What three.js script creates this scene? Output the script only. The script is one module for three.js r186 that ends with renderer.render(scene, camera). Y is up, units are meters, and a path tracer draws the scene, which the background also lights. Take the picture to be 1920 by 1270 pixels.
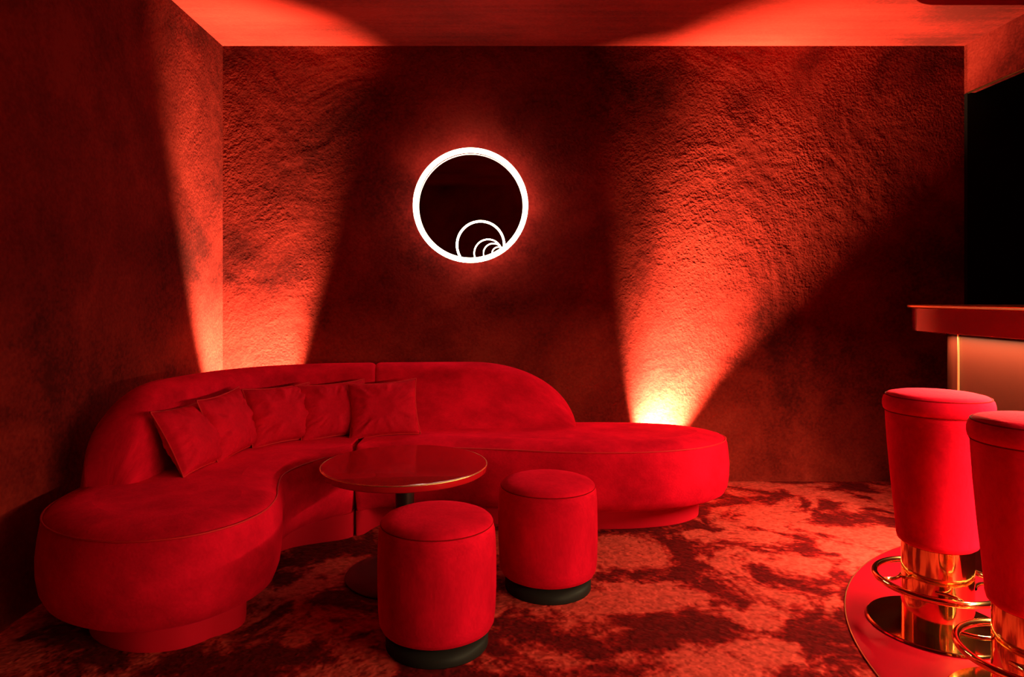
import * as THREE from 'three';
import { mergeGeometries, mergeVertices, toCreasedNormals } from 'three/addons/utils/BufferGeometryUtils.js';
import { RectAreaLightUniformsLib } from 'three/addons/lights/RectAreaLightUniformsLib.js';

// ---------------------------------------------------------------- camera, exposure
// Plan coordinates in this file: X to the right, Y up, Z = depth into the room from the camera (three.js z = -Z).
const scene = new THREE.Scene();
scene.background = new THREE.Color(0x000000);
const FOCAL = 1275, EYE = 1.2;                       // pixels in the 1920 x 1270 frame, metres
const camera = new THREE.PerspectiveCamera(2 * Math.atan(635 / FOCAL) * 180 / Math.PI, 1920 / 1270, 0.05, 40);
camera.position.set(0, EYE, 0);
camera.lookAt(0, EYE, -1);
camera.setViewOffset(1920, 1270, 23, 82, 1920, 1270); // shifted lens: verticals stay upright
const renderer = new THREE.WebGLRenderer();
renderer.toneMapping = THREE.LinearToneMapping;
renderer.toneMappingExposure = 1.0;
renderer.shadowMap.enabled = true;
RectAreaLightUniformsLib.init();

const WARM = new THREE.Color().setRGB(1, 0.78, 0.38);     // amber LED
const SOFT = new THREE.Color().setRGB(1, 0.86, 0.62);    // whiter ring light
const UPLIGHT_CORNER = { at: [-1.43, 0.1, 4.2], axis: [-0.2, 1, 0.16], half: 28, blend: 0.45, cd: 250 };
const UPLIGHT_WALL = { at: [0.94, 0.1, 4.22], axis: [0.24, 1, 0.48], half: 31, blend: 0.5, cd: 215 };
const ADDED_CEILING_UPLIGHT = { at: [0.83, 0.1, 4.22], axis: [0.47, 1, 0.1], half: 23, blend: 0.8, cd: 230 };  // second lamp added beside the wall uplight to shape the ceiling light
const BAR_STRIP = 860;
const RING_GLOW = 13;

// ---------------------------------------------------------------- helpers
const V = (x, y, z) => new THREE.Vector3(x, y, -z);
function rng(seed) { let s = seed >>> 0; return () => { s = (s + 0x6D2B79F5) | 0; let t = Math.imul(s ^ (s >>> 15), 1 | s); t = (t + Math.imul(t ^ (t >>> 7), 61 | t)) ^ t; return ((t ^ (t >>> 14)) >>> 0) / 4294967296; }; }
const taken = new Map();
function numbered(n) { const k = taken.get(n) || 0; taken.set(n, k + 1); return k ? `${n}_${String(k).padStart(3, '0')}` : n; }
function tag(o, label, category, group) { o.userData = { label, category }; if (group) o.userData.group = group; return o; }
function shade(o) { o.traverse(m => { if (m.isMesh) { m.castShadow = true; m.receiveShadow = true; } }); return o; }
function thing(name, label, category, [x, y, z] = [0, 0, 0], group) {
  const o = new THREE.Group(); o.name = numbered(name); o.position.copy(V(x, y, z)); scene.add(o); return tag(o, label, category, group);
}
function part(name, geo, mat, parent, label) {
  const m = new THREE.Mesh(Array.isArray(geo) ? join(geo) : geo, mat); m.name = name; m.castShadow = m.receiveShadow = true; parent.add(m);
  if (label) m.userData.label = label; return m;
}
function join(list) { return mergeGeometries(list.map(g => { const n = g.index ? g.toNonIndexed() : g; for (const k of Object.keys(n.attributes)) if (!['position', 'normal', 'uv'].includes(k)) n.deleteAttribute(k); return n; })); }
function struct(name, geo, mat, label, category) {
  const m = part(name, geo, mat, scene); m.userData = { kind: 'structure' }; if (label) m.userData.label = label; if (category) m.userData.category = category; return m;
}
function box(x0, x1, y0, y1, z0, z1) { const g = new THREE.BoxGeometry(x1 - x0, y1 - y0, z1 - z0); g.translate((x0 + x1) / 2, (y0 + y1) / 2, -(z0 + z1) / 2); return metric(g); }
// uv in metres by the dominant axis of each face
function metric(g) {
  const p = g.attributes.position, n = g.attributes.normal, uv = new Float32Array(p.count * 2);
  for (let i = 0; i < p.count; i++) {
    const ax = Math.abs(n.getX(i)), ay = Math.abs(n.getY(i)), az = Math.abs(n.getZ(i));
    if (ay >= ax && ay >= az) { uv[2 * i] = p.getX(i); uv[2 * i + 1] = p.getZ(i); } else if (ax >= az) { uv[2 * i] = p.getZ(i); uv[2 * i + 1] = p.getY(i); } else { uv[2 * i] = p.getX(i); uv[2 * i + 1] = p.getY(i); }
  }
  g.setAttribute('uv', new THREE.BufferAttribute(uv, 2)); return g;
}
const lathe = (pts, seg = 72) => new THREE.LatheGeometry(pts.map(([r, y]) => new THREE.Vector2(r, y)), seg);
const smooth = (a, b, x) => { const t = Math.min(1, Math.max(0, (x - a) / (b - a))); return t * t * (3 - 2 * t); };

// ---------------------------------------------------------------- tileable noise
function lattice(seed, n) { const r = rng(seed), a = new Float32Array(n * n); for (let i = 0; i < a.length; i++) a[i] = r() * 2 - 1; return a; }
function noiseLayer(seed, period) {          // value noise over the unit square, `period` cells, tiles
  const a = lattice(seed, period);
  return (u, v) => {
    const x = (u - Math.floor(u)) * period, y = (v - Math.floor(v)) * period, xi = Math.floor(x), yi = Math.floor(y);
    let fx = x - xi, fy = y - yi; fx = fx * fx * (3 - 2 * fx); fy = fy * fy * (3 - 2 * fy);
    const x0 = xi % period, x1 = (xi + 1) % period, y0 = (yi % period) * period, y1 = ((yi + 1) % period) * period;
    const p = a[y0 + x0], q = a[y0 + x1], r = a[y1 + x0], s = a[y1 + x1];
    return (p + (q - p) * fx) * (1 - fy) + (r + (s - r) * fx) * fy;
  };
}
function fbm(seed, period, octaves, gain = 0.5) {
  const L = []; for (let i = 0; i < octaves; i++) L.push(noiseLayer(seed + i * 17, period << i));
  return (u, v) => { let s = 0, a = 1; for (const f of L) { s += a * f(u, v); a *= gain; } return s; };
}
function dataTexture(w, h, fill, srgb, repeat) {     // fill(u, v, out) with values 0..1
  const d = new Uint8Array(w * h * 4), o = [0, 0, 0];
  for (let j = 0; j < h; j++) for (let i = 0; i < w; i++) { fill((i + 0.5) / w, (j + 0.5) / h, o); const k = (j * w + i) * 4; for (let c = 0; c < 3; c++) d[k + c] = Math.max(0, Math.min(255, o[c] * 255)); d[k + 3] = 255; }
  const t = new THREE.DataTexture(d, w, h); t.wrapS = t.wrapT = THREE.RepeatWrapping; t.magFilter = THREE.LinearFilter; t.minFilter = THREE.LinearMipmapLinearFilter; t.generateMipmaps = true;
  if (srgb) t.colorSpace = THREE.SRGBColorSpace; if (repeat) t.repeat.set(repeat[0], repeat[1]); t.needsUpdate = true; return t;
}
const enc = c => c <= 0.0031308 ? 12.92 * c : 1.055 * Math.pow(c, 1 / 2.4) - 0.055;     // linear to sRGB
const rgb = (r, g, b) => new THREE.Color().setRGB(r, g, b);

// ---------------------------------------------------------------- materials
const WT = 4.8;                                       // wall texture tile in metres
const wWarpA = fbm(11, 5, 3), wWarpB = fbm(23, 5, 3), wCloud = fbm(31, 6, 5, 0.55), wStroke = fbm(47, 52, 4, 0.65), wFine = fbm(59, 400, 2, 0.8), wWeave = noiseLayer(71, 700), wBlot = fbm(83, 14, 4, 0.6);
const plasterHeight = (u, v) => {
  const a = wWarpA(u, v) * 0.022, b = wWarpB(u, v) * 0.022;
  const s = wStroke(u + a * 1.4 + b, v * 1 + b * 1.4);
  return 0.5 + 0.075 * s * (0.8 + 0.8 * wBlot(v, u)) + 0.12 * wFine(u, v) * (0.7 + 0.5 * wBlot(u, v)) + 0.06 * wWeave(u, v);
};
const plasterTone = (u, v) => {
  const a = wWarpA(u, v) * 0.06, b = wWarpB(u, v) * 0.06;
  return wCloud(u + a, v + b) * 0.5 + wBlot(u + b, v + a) * 0.35 + wFine(u, v) * 0.22;
};
const wallRelief = dataTexture(1536, 1536, (u, v, o) => { o[0] = o[1] = o[2] = plasterHeight(u, v); }, false, [1 / WT, 1 / WT]);
const wallTint = dataTexture(1024, 1024, (u, v, o) => {
  const k = Math.min(1.6, Math.max(0.35, 1 + 0.85 * plasterTone(u, v)));
  o[0] = enc(0.135 * k); o[1] = enc(0.0054 * k * (0.5 + 0.7 * k)); o[2] = enc(0.0038 * k * (0.6 + 0.6 * k));
}, true, [1 / WT, 1 / WT]);
const plaster = new THREE.MeshPhysicalMaterial({ map: wallTint, bumpMap: wallRelief, bumpScale: 0.004, roughness: 0.85, specularIntensity: 0.12 });
const cStreak = noiseLayer(91, 220), cCloud = fbm(97, 5, 5, 0.55);
const ceilTint = dataTexture(1024, 1024, (u, v, o) => {
  const k = Math.min(1.5, Math.max(0.4, 1 + 0.45 * cCloud(u + 0.3 * v, v * 2) + 0.12 * cStreak(u * 0.03, v) + 0.12 * wFine(u, v)));
  o[0] = enc(0.22 * k); o[1] = enc(0.0085 * k); o[2] = enc(0.0055 * k);
}, true, [1 / WT, 1 / WT]);
const ceilRelief = dataTexture(1024, 1024, (u, v, o) => { o[0] = o[1] = o[2] = 0.5 + 0.15 * wStroke(u, v) + 0.1 * wFine(u, v) + 0.1 * cStreak(u * 0.05, v); }, false, [1 / WT, 1 / WT]);
const ceilPlaster = new THREE.MeshPhysicalMaterial({ map: ceilTint, bumpMap: ceilRelief, bumpScale: 0.006, roughness: 0.85, specularIntensity: 0.25 });

const CT = 3.2;                                       // carpet tile in metres
const kWarpA = fbm(101, 7, 2, 0.5), kWarpB = fbm(113, 7, 2, 0.5), kPatch = fbm(127, 16, 5, 0.6), kPile = fbm(131, 190, 2, 0.7), kMid = fbm(139, 30, 4, 0.6);
const carpetLight = (u, v) => {
  const a = kWarpA(u, v) * 0.05, b = kWarpB(u, v) * 0.05, p = kPatch(u + a, v + b) + 0.35 * kMid(u + b, v + a) + 0.12 * kPile(u, v);
  return smooth(-0.5, 0.6, p);
};
const carpetTint = dataTexture(1536, 1536, (u, v, o) => {
  const k = carpetLight(u, v), f = 1 + 0.3 * kPile(u, v);
  o[0] = enc((0.09 + 0.33 * k) * f); o[1] = enc((0.002 + 0.034 * k * k) * f); o[2] = enc((0.003 + 0.026 * k * k) * f);
}, true, [1 / CT, 1 / CT]);
const carpetRelief = dataTexture(1536, 1536, (u, v, o) => { o[0] = o[1] = o[2] = 0.4 + 0.2 * carpetLight(u, v) + 0.2 * kPile(u, v) + 0.1 * kMid(u, v); }, false, [1 / CT, 1 / CT]);
for (const t of [carpetTint, carpetRelief]) t.offset.set(0.5, 0.25);
const carpet = new THREE.MeshPhysicalMaterial({ map: carpetTint, bumpMap: carpetRelief, bumpScale: 0.007, roughness: 1, specularIntensity: 0.1, sheen: 0.5, sheenColor: rgb(0.5, 0.06, 0.03), sheenRoughness: 0.5 });

const fNap = fbm(151, 6, 4, 0.6), fGrain = fbm(163, 128, 2, 0.7);
const velvetTint = dataTexture(512, 512, (u, v, o) => { const k = 1 + 0.22 * fNap(u, v) + 0.06 * fGrain(u, v); o[0] = enc(0.6 * k); o[1] = enc(0.0036 * k); o[2] = enc(0.022 * k); }, true, [1 / 0.9, 1 / 0.9]);
const velvetRelief = dataTexture(512, 512, (u, v, o) => { o[0] = o[1] = o[2] = 0.5 + 0.2 * fNap(u, v) + 0.15 * fGrain(u, v); }, false, [1 / 0.9, 1 / 0.9]);
const velvet = new THREE.MeshPhysicalMaterial({ map: velvetTint, bumpMap: velvetRelief, bumpScale: 0.001, roughness: 0.95, specularIntensity: 0.03, sheen: 0.75, sheenColor: rgb(1, 0.008, 0.05), sheenRoughness: 0.8 });
const satin = new THREE.MeshPhysicalMaterial({ map: velvetTint, roughness: 0.7, specularIntensity: 0.05, sheen: 0.6, sheenColor: rgb(0.9, 0.008, 0.04), sheenRoughness: 0.6 });
const pipingCloth = new THREE.MeshPhysicalMaterial({ color: rgb(0.52, 0.006, 0.014), roughness: 0.6, specularIntensity: 0.3 });
const plinthPaint = new THREE.MeshPhysicalMaterial({ color: rgb(0.58, 0.004, 0.02), roughness: 0.8, specularIntensity: 0.1 });
const blackPaint = new THREE.MeshPhysicalMaterial({ color: rgb(0.014, 0.011, 0.011), roughness: 0.5, specularIntensity: 0.15 });
const blackMetal = new THREE.MeshStandardMaterial({ color: rgb(0.03, 0.012, 0.012), roughness: 0.3, metalness: 0.6 });
const redLacquer = new THREE.MeshPhysicalMaterial({ color: rgb(0.4, 0.004, 0.009), roughness: 0.12, specularIntensity: 0.8, clearcoat: 0.6, clearcoatRoughness: 0.03 });
const fasciaLacquer = new THREE.MeshPhysicalMaterial({ color: rgb(0.17, 0.0015, 0.004), roughness: 0.16, specularIntensity: 0.8, clearcoat: 0.5, clearcoatRoughness: 0.05 });
const platformLacquer = new THREE.MeshPhysicalMaterial({ color: rgb(0.26, 0.0015, 0.008), roughness: 0.45, specularIntensity: 0.1 });
const bodyLacquer = new THREE.MeshPhysicalMaterial({ color: rgb(0.018, 0.0025, 0.0015), roughness: 0.3, specularIntensity: 0.12 });
const brass = new THREE.MeshStandardMaterial({ color: rgb(0.88, 0.52, 0.22), roughness: 0.09, metalness: 1 });
const satinBrass = new THREE.MeshStandardMaterial({ color: rgb(0.88, 0.52, 0.22), roughness: 0.3, metalness: 1 });
const darkMirror = new THREE.MeshStandardMaterial({ color: rgb(0.42, 0.34, 0.3), roughness: 0.03, metalness: 1 });
const alcovePaint = new THREE.MeshPhysicalMaterial({ color: rgb(0.006, 0.003, 0.003), roughness: 0.8, specularIntensity: 0.1 });
const thread = new THREE.MeshPhysicalMaterial({ color: rgb(0.2, 0.002, 0.004), roughness: 1, specularIntensity: 0.05 });
const glow = (c, k) => new THREE.MeshStandardMaterial({ color: rgb(0.8, 0.7, 0.6), emissive: c, emissiveIntensity: k, roughness: 0.4 });

// ---------------------------------------------------------------- room shell
const XL = -1.78, XR = 2.985, ZB = 4.37, ZF = -1.3, YC = 2.8, XA = 4.4;
function reliefGrid(w, h, nx, ny, place, depth) {      // a plastered face with real unevenness
  const g = new THREE.PlaneGeometry(w, h, nx, ny), p = g.attributes.position, uv = g.attributes.uv;
  for (let i = 0; i < p.count; i++) {
    const x = p.getX(i), y = p.getY(i), u = x / WT, v = y / WT, e = Math.min(w / 2 - Math.abs(x), h / 2 - Math.abs(y));
    const a = wWarpA(u, v) * 0.05, b = wWarpB(u, v) * 0.05;
    p.setZ(i, depth * smooth(0, 0.04, e) * (0.7 * wStroke(u + a * 1.4 + b, v + b * 1.4) + 0.5 * wBlot(u, v)));
    uv.setXY(i, x, y);
  }
  g.computeVertexNormals(); place(g); return g;
}
struct('wall_back', [reliefGrid(XR - XL, YC, 480, 280, g => g.translate((XL + XR) / 2, YC / 2, -ZB), 0.001), box(XL - 0.12, XA, 0, YC, ZB + 0.012, ZB + 0.14)], plaster, 'rough red plaster wall behind the curved sofa', 'wall');
struct('wall_left', [reliefGrid(ZB - ZF, YC, 400, 220, g => { g.rotateY(Math.PI / 2); g.translate(XL, YC / 2, -(ZF + ZB) / 2); }, 0.001), box(XL - 0.14, XL - 0.012, 0, YC, ZF, ZB)], plaster, 'rough red plaster wall beside the chaise end of the sofa', 'wall');
struct('wall_rear', box(XL - 0.14, XA, 0, YC, ZF - 0.12, ZF), plaster, 'red plaster wall at the back of the lounge', 'wall');
struct('floor', box(XL - 0.14, XA, -0.1, 0, ZF - 0.12, ZB + 0.14), carpet, 'mottled red cut-pile carpet', 'floor');
struct('ceiling', box(XL - 0.14, XA, YC, YC + 0.12, ZF - 0.12, ZB + 0.14), ceilPlaster, 'streaky red painted ceiling', 'ceiling');
struct('wall_right', box(XR, XR + 0.05, 2.49, YC, ZF, ZB), plaster, 'red plaster header over the dark opening behind the bar', 'wall');
struct('trim_1', box(XR - 0.003, XR + 0.006, 2.484, 2.49, ZF, ZB - 0.035), satinBrass, 'thin metal strip along the bottom of the header', 'trim');
struct('wall_alcove', [box(XA, XA + 0.12, 0, YC, ZF, ZB), box(XR, XA, 0, YC, ZB - 0.03, ZB + 0.012)], alcovePaint, 'black painted wall of the recess behind the bar', 'wall');

// ---------------------------------------------------------------- plan outlines
function spline(pts, n, closed = false) { return new THREE.CatmullRomCurve3(pts.map(([x, z]) => new THREE.Vector3(x, 0, z)), closed, 'centripetal').getSpacedPoints(n).map(p => [p.x, p.z]); }
function dedupe(pts) { const o = []; for (const p of pts) { const q = o[o.length - 1]; if (!q || Math.hypot(p[0] - q[0], p[1] - q[1]) > 1e-4) o.push(p); } const a = o[0], b = o[o.length - 1]; if (Math.hypot(a[0] - b[0], a[1] - b[1]) < 1e-4) o.pop(); return o; }
function resample(pts, step) { // even spacing around a closed outline
  const n = pts.length, L = [0]; for (let i = 0; i < n; i++) { const a = pts[i], b = pts[(i + 1) % n]; L.push(L[i] + Math.hypot(a[0] - b[0], a[1] - b[1])); }
  const m = Math.round(L[n] / step), out = [];
  for (let k = 0, i = 0; k < m; k++) { const s = L[n] * k / m; while (L[i + 1] < s) i++; const t = (s - L[i]) / (L[i + 1] - L[i]), a = pts[i], b = pts[(i + 1) % n]; out.push([a[0] + (b[0] - a[0]) * t, a[1] + (b[1] - a[1]) * t]); }
  return out;
}
function area(pts) { let s = 0; for (let i = 0; i < pts.length; i++) { const a = pts[i], b = pts[(i + 1) % pts.length]; s += a[0] * b[1] - b[0] * a[1]; } return s / 2; }
function outwardNormals(pts) { // outline anticlockwise in (X, Z)
  const n = pts.length; return pts.map((p, i) => { const a = pts[(i + n - 2) % n], b = pts[(i + 2) % n], dx = b[0] - a[0], dz = b[1] - a[1], l = Math.hypot(dx, dz) || 1; return [dz / l, -dx / l]; });
}
// A body lofted over an outline: profile = [inset, y] from the bottom up; both ends closed.
function loft(pts, profile, step = 0.025, wobble, hold) {
  let P = resample(dedupe(pts), step); if (area(P) < 0) P.reverse();
  const N = outwardNormals(P), n = P.length, pos = [], uv = [], idx = []; let run = 0; const S = P.map((p, i) => { const q = P[(i + 1) % n]; const s = run; run += Math.hypot(p[0] - q[0], p[1] - q[1]); return s; }); let len = 0;
  profile.forEach(([d, y], k) => {
    if (k) len += Math.hypot(d - profile[k - 1][0], y - profile[k - 1][1]);
    for (let i = 0; i <= n; i++) { const j = i % n, w = d * (hold ? hold(P[j][0]) : 1) + (wobble ? wobble(P[j][0], y, P[j][1]) : 0); pos.push(P[j][0] - N[j][0] * w, y, -(P[j][1] - N[j][1] * w)); uv.push(i === n ? run : S[j], len); }
  });
  const m = n + 1;
  for (let k = 0; k + 1 < profile.length; k++) for (let i = 0; i < n; i++) { const a = k * m + i, b = a + 1, c = a + m, d = c + 1; idx.push(a, b, d, a, d, c); }
  const cap = (k, up) => {
    const ring = []; for (let i = 0; i < n; i++) ring.push(new THREE.Vector2(pos[(k * m + i) * 3], -pos[(k * m + i) * 3 + 2]));
    const base = pos.length / 3, y = profile[k][1]; ring.forEach(r => { pos.push(r.x, y, -r.y); uv.push(r.x, r.y); });
    for (const [a, b, c] of THREE.ShapeUtils.triangulateShape(ring, [])) up ? idx.push(base + a, base + b, base + c) : idx.push(base + a, base + c, base + b);
  };
  const sideOnly = new THREE.BufferGeometry(); sideOnly.setAttribute('position', new THREE.Float32BufferAttribute(pos, 3)); sideOnly.setAttribute('uv', new THREE.Float32BufferAttribute(uv, 2)); 
  cap(profile.length - 1, true); cap(0, false);
  const g = new THREE.BufferGeometry(); g.setAttribute('position', new THREE.Float32BufferAttribute(pos, 3)); g.setAttribute('uv', new THREE.Float32BufferAttribute(uv, 2)); g.setIndex(idx); g.computeVertexNormals();
  // the seam column shares its normal
  const nn = g.attributes.normal; for (let k = 0; k < profile.length; k++) { const a = k * m, b = a + n, v = new THREE.Vector3(nn.getX(a) + nn.getX(b), nn.getY(a) + nn.getY(b), nn.getZ(a) + nn.getZ(b)).normalize(); nn.setXYZ(a, v.x, v.y, v.z); nn.setXYZ(b, v.x, v.y, v.z); }
  const cut = profile.length * m; for (let i = cut; i < cut + n; i++) nn.setXYZ(i, 0, 1, 0); for (let i = cut + n; i < cut + 2 * n; i++) nn.setXYZ(i, 0, -1, 0);
  for (let i = 0; i <= n; i++) { const q = (profile.length - 1) * m + i; nn.setXYZ(q, 0, 1, 0); }
  return g;
}
function ringTube(pts, inset, y, radius, step = 0.03) {
  let P = resample(dedupe(pts), step); if (area(P) < 0) P.reverse(); const N = outwardNormals(P);
  const c = new THREE.CatmullRomCurve3(P.map((p, i) => V(p[0] - N[i][0] * inset, y, p[1] - N[i][1] * inset)), true);
  return new THREE.TubeGeometry(c, P.length * 2, radius, 6, true);
}

// ---------------------------------------------------------------- sofa
const JX = -0.725, GAP = 0.005;                         // joint between the two modules
const leftSeat = [...spline([[JX - GAP, 3.37], [-0.77, 3.31], [-0.84, 3.18], [-0.895, 3.06], [-0.915, 2.93], [-0.88, 2.76], [-0.835, 2.6], [-0.828, 2.42], [-0.886, 2.27], [-0.993, 2.165], [-1.14, 2.118], [-1.28, 2.125], [-1.44, 2.19], [-1.58, 2.31], [-1.67, 2.48], [-1.7, 2.7], [-1.69, 3.0], [-1.635, 3.3], [-1.53, 3.6], [-1.32, 3.83], [-1.05, 3.97], [JX - GAP, 4.03]], 140)];
const rightSeat = [...spline([[JX + GAP, 4.03], [-0.3, 4.06], [0.2, 4.08], [0.6, 4.09], [0.83, 4.07], [1.07, 3.99], [1.21, 3.85], [1.25, 3.72], [1.19, 3.57], [1.03, 3.43], [0.8, 3.345], [0.55, 3.318], [0.3, 3.33], [0.05, 3.38], [-0.2, 3.42], [-0.45, 3.42], [JX + GAP, 3.38]], 140)];
const seatProfile = [[0.1, 0.118], [0.055, 0.122], [0.026, 0.14], [0.01, 0.175], [0.002, 0.23], [0, 0.29], [0.004, 0.35], [0.012, 0.4], [0.02, 0.421], [0.026, 0.424], [0.03, 0.428], [0.045, 0.438], [0.075, 0.447], [0.12, 0.453], [0.17, 0.456]];
const rippleA = fbm(181, 16, 3);
const ripple = (x, y, z) => 0.0035 * rippleA((x + z) * 0.21, y * 0.5 + z * 0.13);

function backrest(outer, thick, rise, endAt, riseLen) {
  // outer: list of [X, Z] along the back, the free end first or last (endAt 0 or 1); thick = depth at the seat
  const n = 90, O = spline(outer, n), top = 0.812, low = 0.425, pos = [], uv = [], idx = [], L = [0];
  for (let i = 0; i < n; i++) L.push(L[i] + Math.hypot(O[i + 1][0] - O[i][0], O[i + 1][1] - O[i][1]));
  const sec = [];                                      // cross-section: u across (0 inner face, 1 outer face), h up
  for (let k = 0; k <= 10; k++) { const h = k / 10 * 0.8; sec.push([0.02 + 0.16 * Math.pow(h / 0.8, 1.3) - 0.03 * Math.sin(Math.PI * h / 0.8), h]); }
  for (let k = 1; k <= 9; k++) { const a = k / 10 * Math.PI; sec.push([0.18 + 0.36 * (1 - Math.cos(a)), 0.8 + 0.2 * Math.sin(a)]); }
  for (let k = 6; k >= 0; k--) sec.push([0.9 + 0.08 * (1 - k / 6), k / 6 * 0.8]);
  const m = sec.length, total = L[n];
  // extra rows so the two ends close softly
  const rows = []; const soft = 0.035;
  for (let i = 0; i <= n; i++) rows.push(L[i]); for (const e of [0.002, 0.006, 0.012, 0.02, 0.03]) { rows.push(e); rows.push(total - e); } rows.sort((a, b) => a - b);
  const at = s => { let i = 0; while (i < n - 1 && L[i + 1] < s) i++; const t = (s - L[i]) / (L[i + 1] - L[i]), a = O[Math.max(0, i - 1)], b = O[Math.min(n, i + 2)], dx = b[0] - a[0], dz = b[1] - a[1], l = Math.hypot(dx, dz); return [O[i][0] + (O[i + 1][0] - O[i][0]) * t, O[i][1] + (O[i + 1][1] - O[i][1]) * t, dz / l, -dx / l]; };
  rows.forEach(s => {
    const [x, z, nx, nz] = at(s), free = endAt === 0 ? s : total - s, jointD = endAt === 0 ? total - s : s;
    const f = Math.min(1, free / riseLen), H = (top - low) * Math.pow(1 - Math.pow(1 - f, 2.1), 0.52) + 0.001;
    const j = jointD < soft ? Math.sqrt(1 - Math.pow(1 - jointD / soft, 2)) : 1, e = free < 0.12 ? Math.sqrt(1 - Math.pow(1 - free / 0.12, 2)) : 1;
    sec.forEach(([u, h]) => {
      const w = thick * (0.55 + 0.45 * e), u2 = 0.5 + (u - 0.5) * (0.86 + 0.14 * j), d = thick * 0.5 + w * (0.5 - u2);
      pos.push(x + nx * d, low + H * h * (0.95 + 0.05 * j), -(z + nz * d)); uv.push(s, h * 0.5 + u * 0.2);
    });
  });
  for (let r = 0; r + 1 < rows.length; r++) for (let k = 0; k + 1 < m; k++) { const a = r * m + k, b = a + 1, c = a + m, d = c + 1; idx.push(a, b, d, a, d, c); }
  for (const r of [0, rows.length - 1]) { const base = r * m; for (let k = 1; k + 1 < m; k++) r ? idx.push(base, base + k, base + k + 1) : idx.push(base, base + k + 1, base + k); }
  const g = new THREE.BufferGeometry(); g.setAttribute('position', new THREE.Float32BufferAttribute(pos, 3)); g.setAttribute('uv', new THREE.Float32BufferAttribute(uv, 2)); g.setIndex(idx); g.computeVertexNormals(); return g;
}
const nearJoint = x => 0.1 + 0.9 * smooth(0.012, 0.14, Math.abs(x - JX));      // the modules butt together with only a slight rounding
const plinthJoint = x => smooth(0.012, 0.15, Math.abs(x - JX));
const sofaGroup = 'modules of the curved red sofa';
function sofaModule(label, seat, back, endAt, riseLen) {
  const t = thing('sofa_module', label, 'sofa', [0, 0, 0], sofaGroup);
  part('seat', loft(seat, seatProfile, 0.022, ripple, nearJoint), velvet, t);
  part('piping', ringTube(seat, 0.019, 0.4235, 0.0038), pipingCloth, t);
  part('plinth', loft(seat, [[0.162, 0.0], [0.16, 0.012], [0.16, 0.118], [0.17, 0.12]], 0.03, null, plinthJoint), plinthPaint, t, 'recessed red plinth');
  part('backrest', backrest(back, 0.27, 0, endAt, riseLen), velvet, t);
  return t;
}
sofaModule('red velvet sofa module with rounded chaise end along the left plaster wall', leftSeat, [[-1.685, 2.655], [-1.685, 2.8], [-1.675, 3.0], [-1.63, 3.28], [-1.53, 3.57], [-1.33, 3.805], [-1.06, 3.945], [JX - GAP, 4.01]], 0, 0.46);
sofaModule('red velvet sofa module with rounded end and arched backrest along the ring light wall', rightSeat, [[JX + GAP, 4.01], [-0.45, 4.035], [-0.1, 4.05], [0.2, 4.06], [0.435, 4.065]], 1, 0.62);

// ---------------------------------------------------------------- cushions
const creaseA = fbm(191, 5, 4, 0.6);
function pillowGeo(w, h, t, seed) {
  const n = 36, pos = [], uv = [], idx = [], m = n + 1;
  for (const side of [1, -1]) for (let j = 0; j <= n; j++) for (let i = 0; i <= n; i++) {
    const u = i / n * 2 - 1, v = j / n * 2 - 1, pu = Math.max(0, 1 - u * u), pv = Math.max(0, 1 - v * v);
    const x = w / 2 * u * (1 - 0.075 * pv * u * u), y = h / 2 * v * (1 - 0.085 * pu * v * v);
    const radial = Math.hypot(u, v), ang = Math.atan2(v, u);
    const fold = 0.009 * creaseA(ang * 1.1 + seed * 0.37 + side, radial * 0.25 + seed * 0.11) * smooth(0.25, 0.8, radial) * Math.sqrt(pu * pv) + 0.005 * creaseA(u * 0.2 + seed, v * 0.25) * Math.sqrt(pu * pv);
    const z = side * (t / 2 * Math.pow(pu, 0.48) * Math.pow(pv, 0.48) * (0.93 - 0.1 * v)) + side * fold * 1.3;
    pos.push(x, y + h / 2, z); uv.push(x, y);
  }
  for (let s = 0; s < 2; s++) for (let j = 0; j < n; j++) for (let i = 0; i < n; i++) { const a = s * m * m + j * m + i, b = a + 1, c = a + m, d = c + 1; s ? idx.push(a, d, b, a, c, d) : idx.push(a, b, d, a, d, c); }
  const g = new THREE.BufferGeometry(); g.setAttribute('position', new THREE.Float32BufferAttribute(pos, 3)); g.setAttribute('uv', new THREE.Float32BufferAttribute(uv, 2)); g.setIndex(idx); g.computeVertexNormals(); return g;
}
function pillowPiping(w, h) {
  const pts = [], n = 24, edge = (u, v) => { const pu = 1 - u * u, pv = 1 - v * v; pts.push(new THREE.Vector3(w / 2 * u * (1 - 0.075 * pv * u * u), h / 2 * v * (1 - 0.085 * pu * v * v) + h / 2, 0)); };
  for (let k = 0; k < n; k++) edge(-1 + 2 * k / n, -1); for (let k = 0; k < n; k++) edge(1, -1 + 2 * k / n); for (let k = 0; k < n; k++) edge(1 - 2 * k / n, 1); for (let k = 0; k < n; k++) edge(-1, 1 - 2 * k / n);
  return new THREE.TubeGeometry(new THREE.CatmullRomCurve3(pts, true, 'catmullrom', 0.2), 200, 0.0035, 6, true);
}
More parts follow.
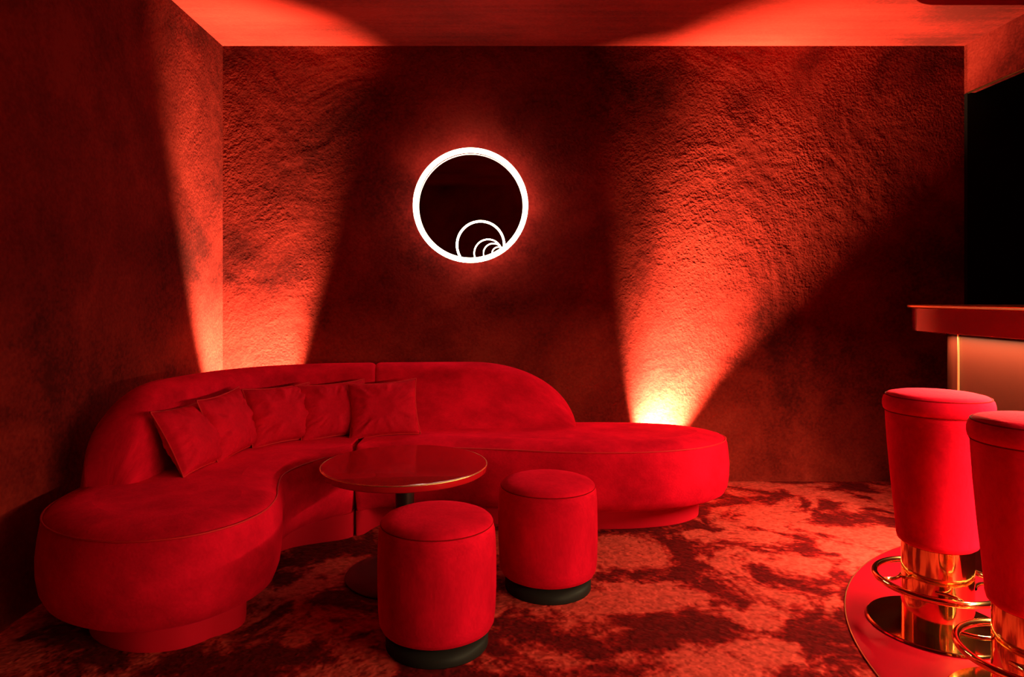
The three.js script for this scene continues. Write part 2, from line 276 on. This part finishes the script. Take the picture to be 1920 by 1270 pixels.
// base X, Z of the bottom edge's middle; yaw = direction the front faces (0 = the camera, positive turns towards the bar); lean back; roll
const pillows = [
  [-1.265, 2.95, 84, 30, -2, 'red cushion at the open end of the cushion row'],
  [-1.225, 3.2, 82, 19, 2, 'second red cushion from the chaise end of the sofa'],
  [-1.07, 3.43, 46, 22, 0, 'red cushion in the middle of the cushion row'],
  [-0.85, 3.555, 27, 22, 2, 'red cushion fourth from the chaise end, tucked behind the cushion at the joint'],
  [-0.6, 3.57, 12, 20, 3, 'red cushion leaning across the joint between the sofa backrests'],
];
pillows.forEach(([x, z, yaw, lean, roll, label], i) => {
  const t = thing('cushion', label, 'cushion', [x, 0.452, z], 'red cushions in a row along the sofa');
  t.rotation.set(-lean * Math.PI / 180, yaw * Math.PI / 180, roll * Math.PI / 180, 'YXZ');
  part('cover', pillowGeo(0.37, 0.3, 0.155, i + 1), satin, t); part('piping', pillowPiping(0.37, 0.3), pipingCloth, t);
});

// ---------------------------------------------------------------- table
{
  const t = thing('cocktail_table', 'round glossy red table on a dark column beside the two poufs', 'table', [-0.407, 0, 2.914]);
  part('tabletop', lathe([[0, 0.447], [0.34, 0.447], [0.349, 0.45], [0.352, 0.455], [0.352, 0.473], [0.35, 0.4775], [0.346, 0.48], [0, 0.48]], 128), redLacquer, t);
  part('rim', new THREE.TorusGeometry(0.3515, 0.0022, 8, 128).rotateX(Math.PI / 2).translate(0, 0.476, 0), satinBrass, t, 'thin metal line along the table edge');
  part('column', lathe([[0, 0.012], [0.04, 0.012], [0.04, 0.447], [0, 0.447]], 48), blackMetal, t);
  part('collar', lathe([[0, 0.425], [0.09, 0.425], [0.092, 0.428], [0.092, 0.447], [0, 0.447]], 48), blackMetal, t);
  part('foot', lathe([[0, 0], [0.25, 0], [0.252, 0.004], [0.25, 0.009], [0.2, 0.013], [0, 0.014]], 96), blackMetal, t);
}

// ---------------------------------------------------------------- poufs
function pouf(x, z, turn, label) {
  const t = thing('pouf', label, 'pouf', [x, 0, z], 'round red velvet poufs');
  t.rotation.y = turn;
  const prof = [[0.15, 0.058], [0.172, 0.06], [0.188, 0.068], [0.197, 0.085], [0.201, 0.12], [0.2035, 0.2], [0.2035, 0.3], [0.202, 0.36], [0.199, 0.395], [0.194, 0.413], [0.191, 0.418]];
  const body = lathe(prof, 96), p = body.attributes.position;
  for (let i = 0; i < p.count; i++) { const a = Math.atan2(p.getZ(i), p.getX(i)), y = p.getY(i), k = 1 + 0.006 * rippleA(a / (2 * Math.PI), y * 0.5) + 0.0035 * Math.sin(a * 70) * smooth(0.36, 0.415, y); p.setX(i, p.getX(i) * k); p.setZ(i, p.getZ(i) * k); }
  body.computeVertexNormals(); scaleUv(body, 1.27, 0.4);
  part('body', body, velvet, t);
  const top = lathe([[0.191, 0.4155], [0.193, 0.419], [0.19, 0.425], [0.182, 0.432], [0.165, 0.439], [0.13, 0.445], [0.08, 0.449], [0, 0.45]], 96); planarUv(top);
  part('top_panel', top, velvet, t);
  part('seam', new THREE.TorusGeometry(0.1925, 0.0022, 6, 96).rotateX(Math.PI / 2).translate(0, 0.4175, 0), thread, t);
  part('base', lathe([[0, 0], [0.174, 0], [0.176, 0.003], [0.176, 0.062], [0, 0.062]], 72), blackPaint, t, 'recessed black base');
  return t;
}
function planarUv(g) { const p = g.attributes.position, u = g.attributes.uv; for (let i = 0; i < p.count; i++) u.setXY(i, p.getX(i), p.getZ(i)); }
function scaleUv(g, su, sv) { const u = g.attributes.uv; for (let i = 0; i < u.count; i++) u.setXY(i, u.getX(i) * su, u.getY(i) * sv); }
pouf(-0.216, 2.35, 0.4, 'red velvet pouf standing in front of the round table');
pouf(0.198, 2.8, 2.1, 'red velvet pouf standing beside the round table and the sofa front');

// ---------------------------------------------------------------- bar and platform
const barLine = (front, end, r, slope) => { // plan outline: rounded far corner, then along the bar front towards the camera
  const pts = [], cx = front + r, cz = end - r;
  pts.push([2.9, end]); for (let k = 0; k <= 16; k++) { const a = Math.PI / 2 * k / 16; pts.push([cx - r * Math.sin(a), cz + r * Math.cos(a)]); }
  for (let k = 1; k <= 30; k++) { const z = cz + (-1.15 - cz) * k / 30; pts.push([front + slope * (cz - z), z]); }
  pts.push([2.9, -1.15]); return pts;
};
function slab(outline, y0, y1, r = 0.003) { return toCreasedNormals(flatLoft(outline, [[r, y0], [0, y0 + r], [0, y1 - r], [r, y1]]), 0.6); }
function flatLoft(outline, profile) {
  let P = dedupe(outline); if (area(P) < 0) P.reverse(); const n = P.length, pos = [], idx = [];
  const N = P.map((p, i) => { const a = P[(i + n - 1) % n], b = P[(i + 1) % n]; let e1 = [p[0] - a[0], p[1] - a[1]], e2 = [b[0] - p[0], b[1] - p[1]]; const l1 = Math.hypot(...e1), l2 = Math.hypot(...e2); const x = e1[1] / l1 + e2[1] / l2, z = -(e1[0] / l1 + e2[0] / l2), l = Math.hypot(x, z); const s = 1 / Math.max(0.5, l / 2); return [x / l * s, z / l * s]; });
  for (const [d, y] of profile) P.forEach((p, i) => pos.push(p[0] - N[i][0] * d, y, -(p[1] - N[i][1] * d)));
  for (let k = 0; k + 1 < profile.length; k++) for (let i = 0; i < n; i++) { const a = k * n + i, b = k * n + (i + 1) % n, c = a + n, d = b + n; idx.push(a, b, d, a, d, c); }
  const tri = THREE.ShapeUtils.triangulateShape(P.map(p => new THREE.Vector2(p[0], p[1])), []), T = (profile.length - 1) * n;
  for (const [a, b, c] of tri) { idx.push(T + a, T + b, T + c); idx.push(a, c, b); }
  let g = new THREE.BufferGeometry(); g.setAttribute('position', new THREE.Float32BufferAttribute(pos, 3)); g.setIndex(idx); g.computeVertexNormals(); g = metric(g); return g;
}
const SLOPE = 0.07;
{
  const b = thing('bar_counter', 'red lacquered bar counter with rounded end and lit front', 'bar', [0, 0, 0]);
  const top = barLine(1.925, 3.36, 0.2, SLOPE), fascia = barLine(1.94, 3.345, 0.2, SLOPE), body = barLine(2.05, 3.22, 0.15, SLOPE);
  part('countertop', slab(top, 1.14, 1.152), satinBrass, b, 'thin polished metal countertop');
  part('fascia', slab(fascia, 1.03, 1.14), fasciaLacquer, b);
  part('body', slab(body, 0.006, 1.03), bodyLacquer, b);
  part('joint_strip', box(2.046, 2.056, 0.01, 1.03, 3.035, 3.04), satinBrass, b);
  // LED channel under the overhang, along the bar front
  const zA = 3.15, zB = -0.6, zm = (zA + zB) / 2, len = Math.hypot(zA - zB, SLOPE * (zA - zB)), xm = 1.985 + SLOPE * (3.1 - zm), yaw = -Math.atan(SLOPE);
  const led = new THREE.BoxGeometry(0.03, 0.008, len); led.rotateY(yaw); led.translate(xm, 1.034, -zm);
  part('led_strip', led, glow(WARM, 2), b, 'warm light strip under the counter edge');
  const l = new THREE.RectAreaLight(WARM, BAR_STRIP, len, 0.03); l.position.copy(V(xm - 0.005, 1.028, zm)); l.name = 'bar_strip_light'; scene.add(l);
  l.lookAt(V(xm - 0.005 - 0.2, 1.028 - 1, zm - 0.2 * SLOPE)); l.castShadow = true;
  // ceiling canopy with the counter's outline
  const c = struct('trim_2', slab(barLine(1.945, 3.335, 0.2, SLOPE), 2.62, 2.8), redLacquer, 'dark red canopy under the ceiling over the bar, with a rounded corner', 'canopy');
}
{
  const pts = []; for (let k = 0; k <= 60; k++) { const a = -0.25 + (Math.PI * 0.78) * k / 60; pts.push([2.62 - 1.44 * Math.cos(a), 1.98 + 1.44 * Math.sin(a)]); }
  pts.push([2.9, 3.3], [2.9, 1.62]);
  struct('floor_inlay', slab(pts, 0, 0.006, 0.002), platformLacquer, 'smooth red curved floor plate under the bar stools', 'floor');
  const c = new THREE.CatmullRomCurve3(pts.slice(0, 61).map(p => V(p[0], 0.004, p[1])));
  struct('trim_3', new THREE.TubeGeometry(c, 120, 0.0025, 6), satinBrass, 'thin metal edge between carpet and red floor plate', 'trim');
}

// ---------------------------------------------------------------- bar stools
function stool() {
  const t = new THREE.Group();
  const barrel = lathe([[0.1, 0.298], [0.115, 0.3], [0.125, 0.308], [0.129, 0.325], [0.135, 0.4], [0.147, 0.52], [0.158, 0.65], [0.163, 0.73], [0.165, 0.768], [0.162, 0.772]], 96); scaleUv(barrel, 0.95, 0.5); part('barrel', barrel, velvet, t);
  const pad = lathe([[0.15, 0.771], [0.165, 0.772], [0.171, 0.778], [0.1735, 0.79], [0.1735, 0.806], [0.17, 0.82], [0.163, 0.8285]], 96); pad.computeVertexNormals(); scaleUv(pad, 1, 0.1); part('seat_band', pad, velvet, t);
  const top = lathe([[0.163, 0.8275], [0.155, 0.835], [0.13, 0.841], [0.08, 0.846], [0, 0.848]], 96); planarUv(top); part('seat_top', top, velvet, t);
  part('seam', [new THREE.TorusGeometry(0.1635, 0.0022, 6, 96).rotateX(Math.PI / 2).translate(0, 0.8285, 0), new THREE.TorusGeometry(0.1655, 0.0024, 6, 96).rotateX(Math.PI / 2).translate(0, 0.7715, 0)], thread, t);
  part('column', lathe([[0, 0.012], [0.113, 0.012], [0.113, 0.298], [0, 0.298]].map(p => p), 96).toNonIndexed(), brass, t).geometry = toCreasedNormals(lathe([[0, 0.012], [0.113, 0.012], [0.113, 0.298], [0, 0.298]], 96), 0.5);
  part('base_plate', toCreasedNormals(lathe([[0, 0], [0.225, 0], [0.228, 0.004], [0.226, 0.009], [0.222, 0.0115], [0, 0.012]], 128), 0.4), brass, t);
  part('foot_ring', new THREE.TorusGeometry(0.198, 0.0115, 16, 128).rotateX(Math.PI / 2).translate(0, 0.165, 0), brass, t);
  for (let k = 0; k < 4; k++) { // bent rods that carry the ring
    const a = k * Math.PI / 2 + 0.55, d = r => new THREE.Vector3(Math.cos(a) * r, 0, Math.sin(a) * r), s = new THREE.Vector3(-Math.sin(a), 0, Math.cos(a));
    const pts = [[0.198, -0.05], [0.18, -0.043], [0.158, -0.036], [0.136, -0.022], [0.118, 0.004], [0.108, 0.03]].map(([r, q]) => d(r).addScaledVector(s, q).setY(0.162));
    part('ring_rod', new THREE.TubeGeometry(new THREE.CatmullRomCurve3(pts), 20, 0.0065, 8), brass, t);
  }
  return t;
}
const stool0 = stool();
[[1.576, 2.45, 0.2, 'red velvet bar stool on a polished brass drum, closer to the ring light wall'], [1.54, 1.94, 1.1, 'red velvet bar stool on a polished brass drum, farther from the ring light wall']].forEach(([x, z, turn, label], i) => {
  const s = i ? stool0.clone() : stool0; s.name = numbered('bar_stool'); s.position.copy(V(x, 0.006, z)); s.rotation.y = turn; tag(s, label, 'stool', 'bar stools in front of the bar'); scene.add(s);
});

// ---------------------------------------------------------------- ring light
{
  const k = 4.32 / FOCAL, CX = 882.4, CY = 385.6, cx = (CX - 937) * k, cy = EYE + (553 - CY) * k;
  const t = thing('ring_light', 'round glowing ring light with its reflections modelled as nested glowing arcs on the plaster wall', 'wall light', [cx, cy, ZB - 0.006]);
  const white = glow(SOFT, RING_GLOW);
  part('ring_tube', new THREE.TorusGeometry(102.8 * k, 4.7 * k, 18, 160).translate(0, 0, 0.06), white, t, 'thick white glowing ring');
  part('mirror_disc', toCreasedNormals(lathe([[0, 0], [0.335, 0], [0.335, 0.028], [0.332, 0.031], [0, 0.031]], 128).rotateX(Math.PI / 2), 0.5), darkMirror, t, 'dark mirrored disc');
  const inner = [[901, 459.2, 44.3, 2.0], [915.3, 475.0, 26.2, 1.15], [924.8, 475.0, 18.4, 1.0], [934.5, 475.0, 11.8, 0.9]];  // glowing arcs modelled in place of the ring's repeated reflections in the mirror
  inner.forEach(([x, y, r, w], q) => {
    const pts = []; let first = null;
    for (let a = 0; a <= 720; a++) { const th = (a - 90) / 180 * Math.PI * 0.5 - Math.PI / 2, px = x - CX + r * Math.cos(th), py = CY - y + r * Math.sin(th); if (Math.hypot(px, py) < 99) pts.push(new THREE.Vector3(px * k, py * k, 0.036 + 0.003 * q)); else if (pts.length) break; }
    part('reflection_arc', new THREE.TubeGeometry(new THREE.CatmullRomCurve3(pts.filter((p, i) => i % 6 === 0)), 90, w * k, 8), white, t, 'thin white glowing arc modelled as a mirror reflection of the ring');
  });
  for (let q = 0; q < 8; q++) { const a = q / 8 * Math.PI * 2, l = new THREE.PointLight(SOFT, 0.06, 0, 2); l.position.set(Math.cos(a) * 0.3483, Math.sin(a) * 0.3483, 0.086); l.shadow.radius = 0.4; l.castShadow = true; l.name = 'ring_lamp'; t.add(l); }
}

// ---------------------------------------------------------------- floor uplights
function uplight({ at, axis, half, blend, cd }, label) {
  const t = thing('floor_uplight', label, 'lamp', [at[0], 0, at[2]], 'floor uplights behind the furniture');
  const dir = V(...axis).normalize(), head = new THREE.Group(); head.name = 'head'; head.position.y = 0.055; head.quaternion.setFromUnitVectors(new THREE.Vector3(0, 1, 0), dir); t.add(head);
  part('foot', lathe([[0, 0], [0.045, 0], [0.045, 0.008], [0.012, 0.012], [0.01, 0.05], [0, 0.05]], 32), blackMetal, t);
  part('can', lathe([[0, -0.03], [0.03, -0.03], [0.034, -0.02], [0.034, 0.034], [0.031, 0.034], [0.031, 0.024], [0, 0.024]], 32), blackMetal, head);
  part('lens', lathe([[0.03, 0.026], [0.02, 0.029], [0, 0.03]], 24), glow(WARM, 6), head);
  const s = new THREE.SpotLight(WARM, cd, 0, half * Math.PI / 180, blend, 2); s.castShadow = true; s.shadow.radius = 0.8; s.name = 'uplight_beam';
  s.position.copy(V(at[0], 0.055, at[2])).addScaledVector(dir, 0.045); s.target.position.copy(s.position).add(dir); scene.add(s, s.target);
}
uplight(UPLIGHT_CORNER, 'small black floor uplight in the corner behind the sofa');
uplight(UPLIGHT_WALL, 'small black floor uplight between the rounded sofa end and the wall, tilted at the wall');
uplight(ADDED_CEILING_UPLIGHT, 'small black floor uplight added behind the rounded sofa end to light the ceiling');

shade(scene);
renderer.render(scene, camera);
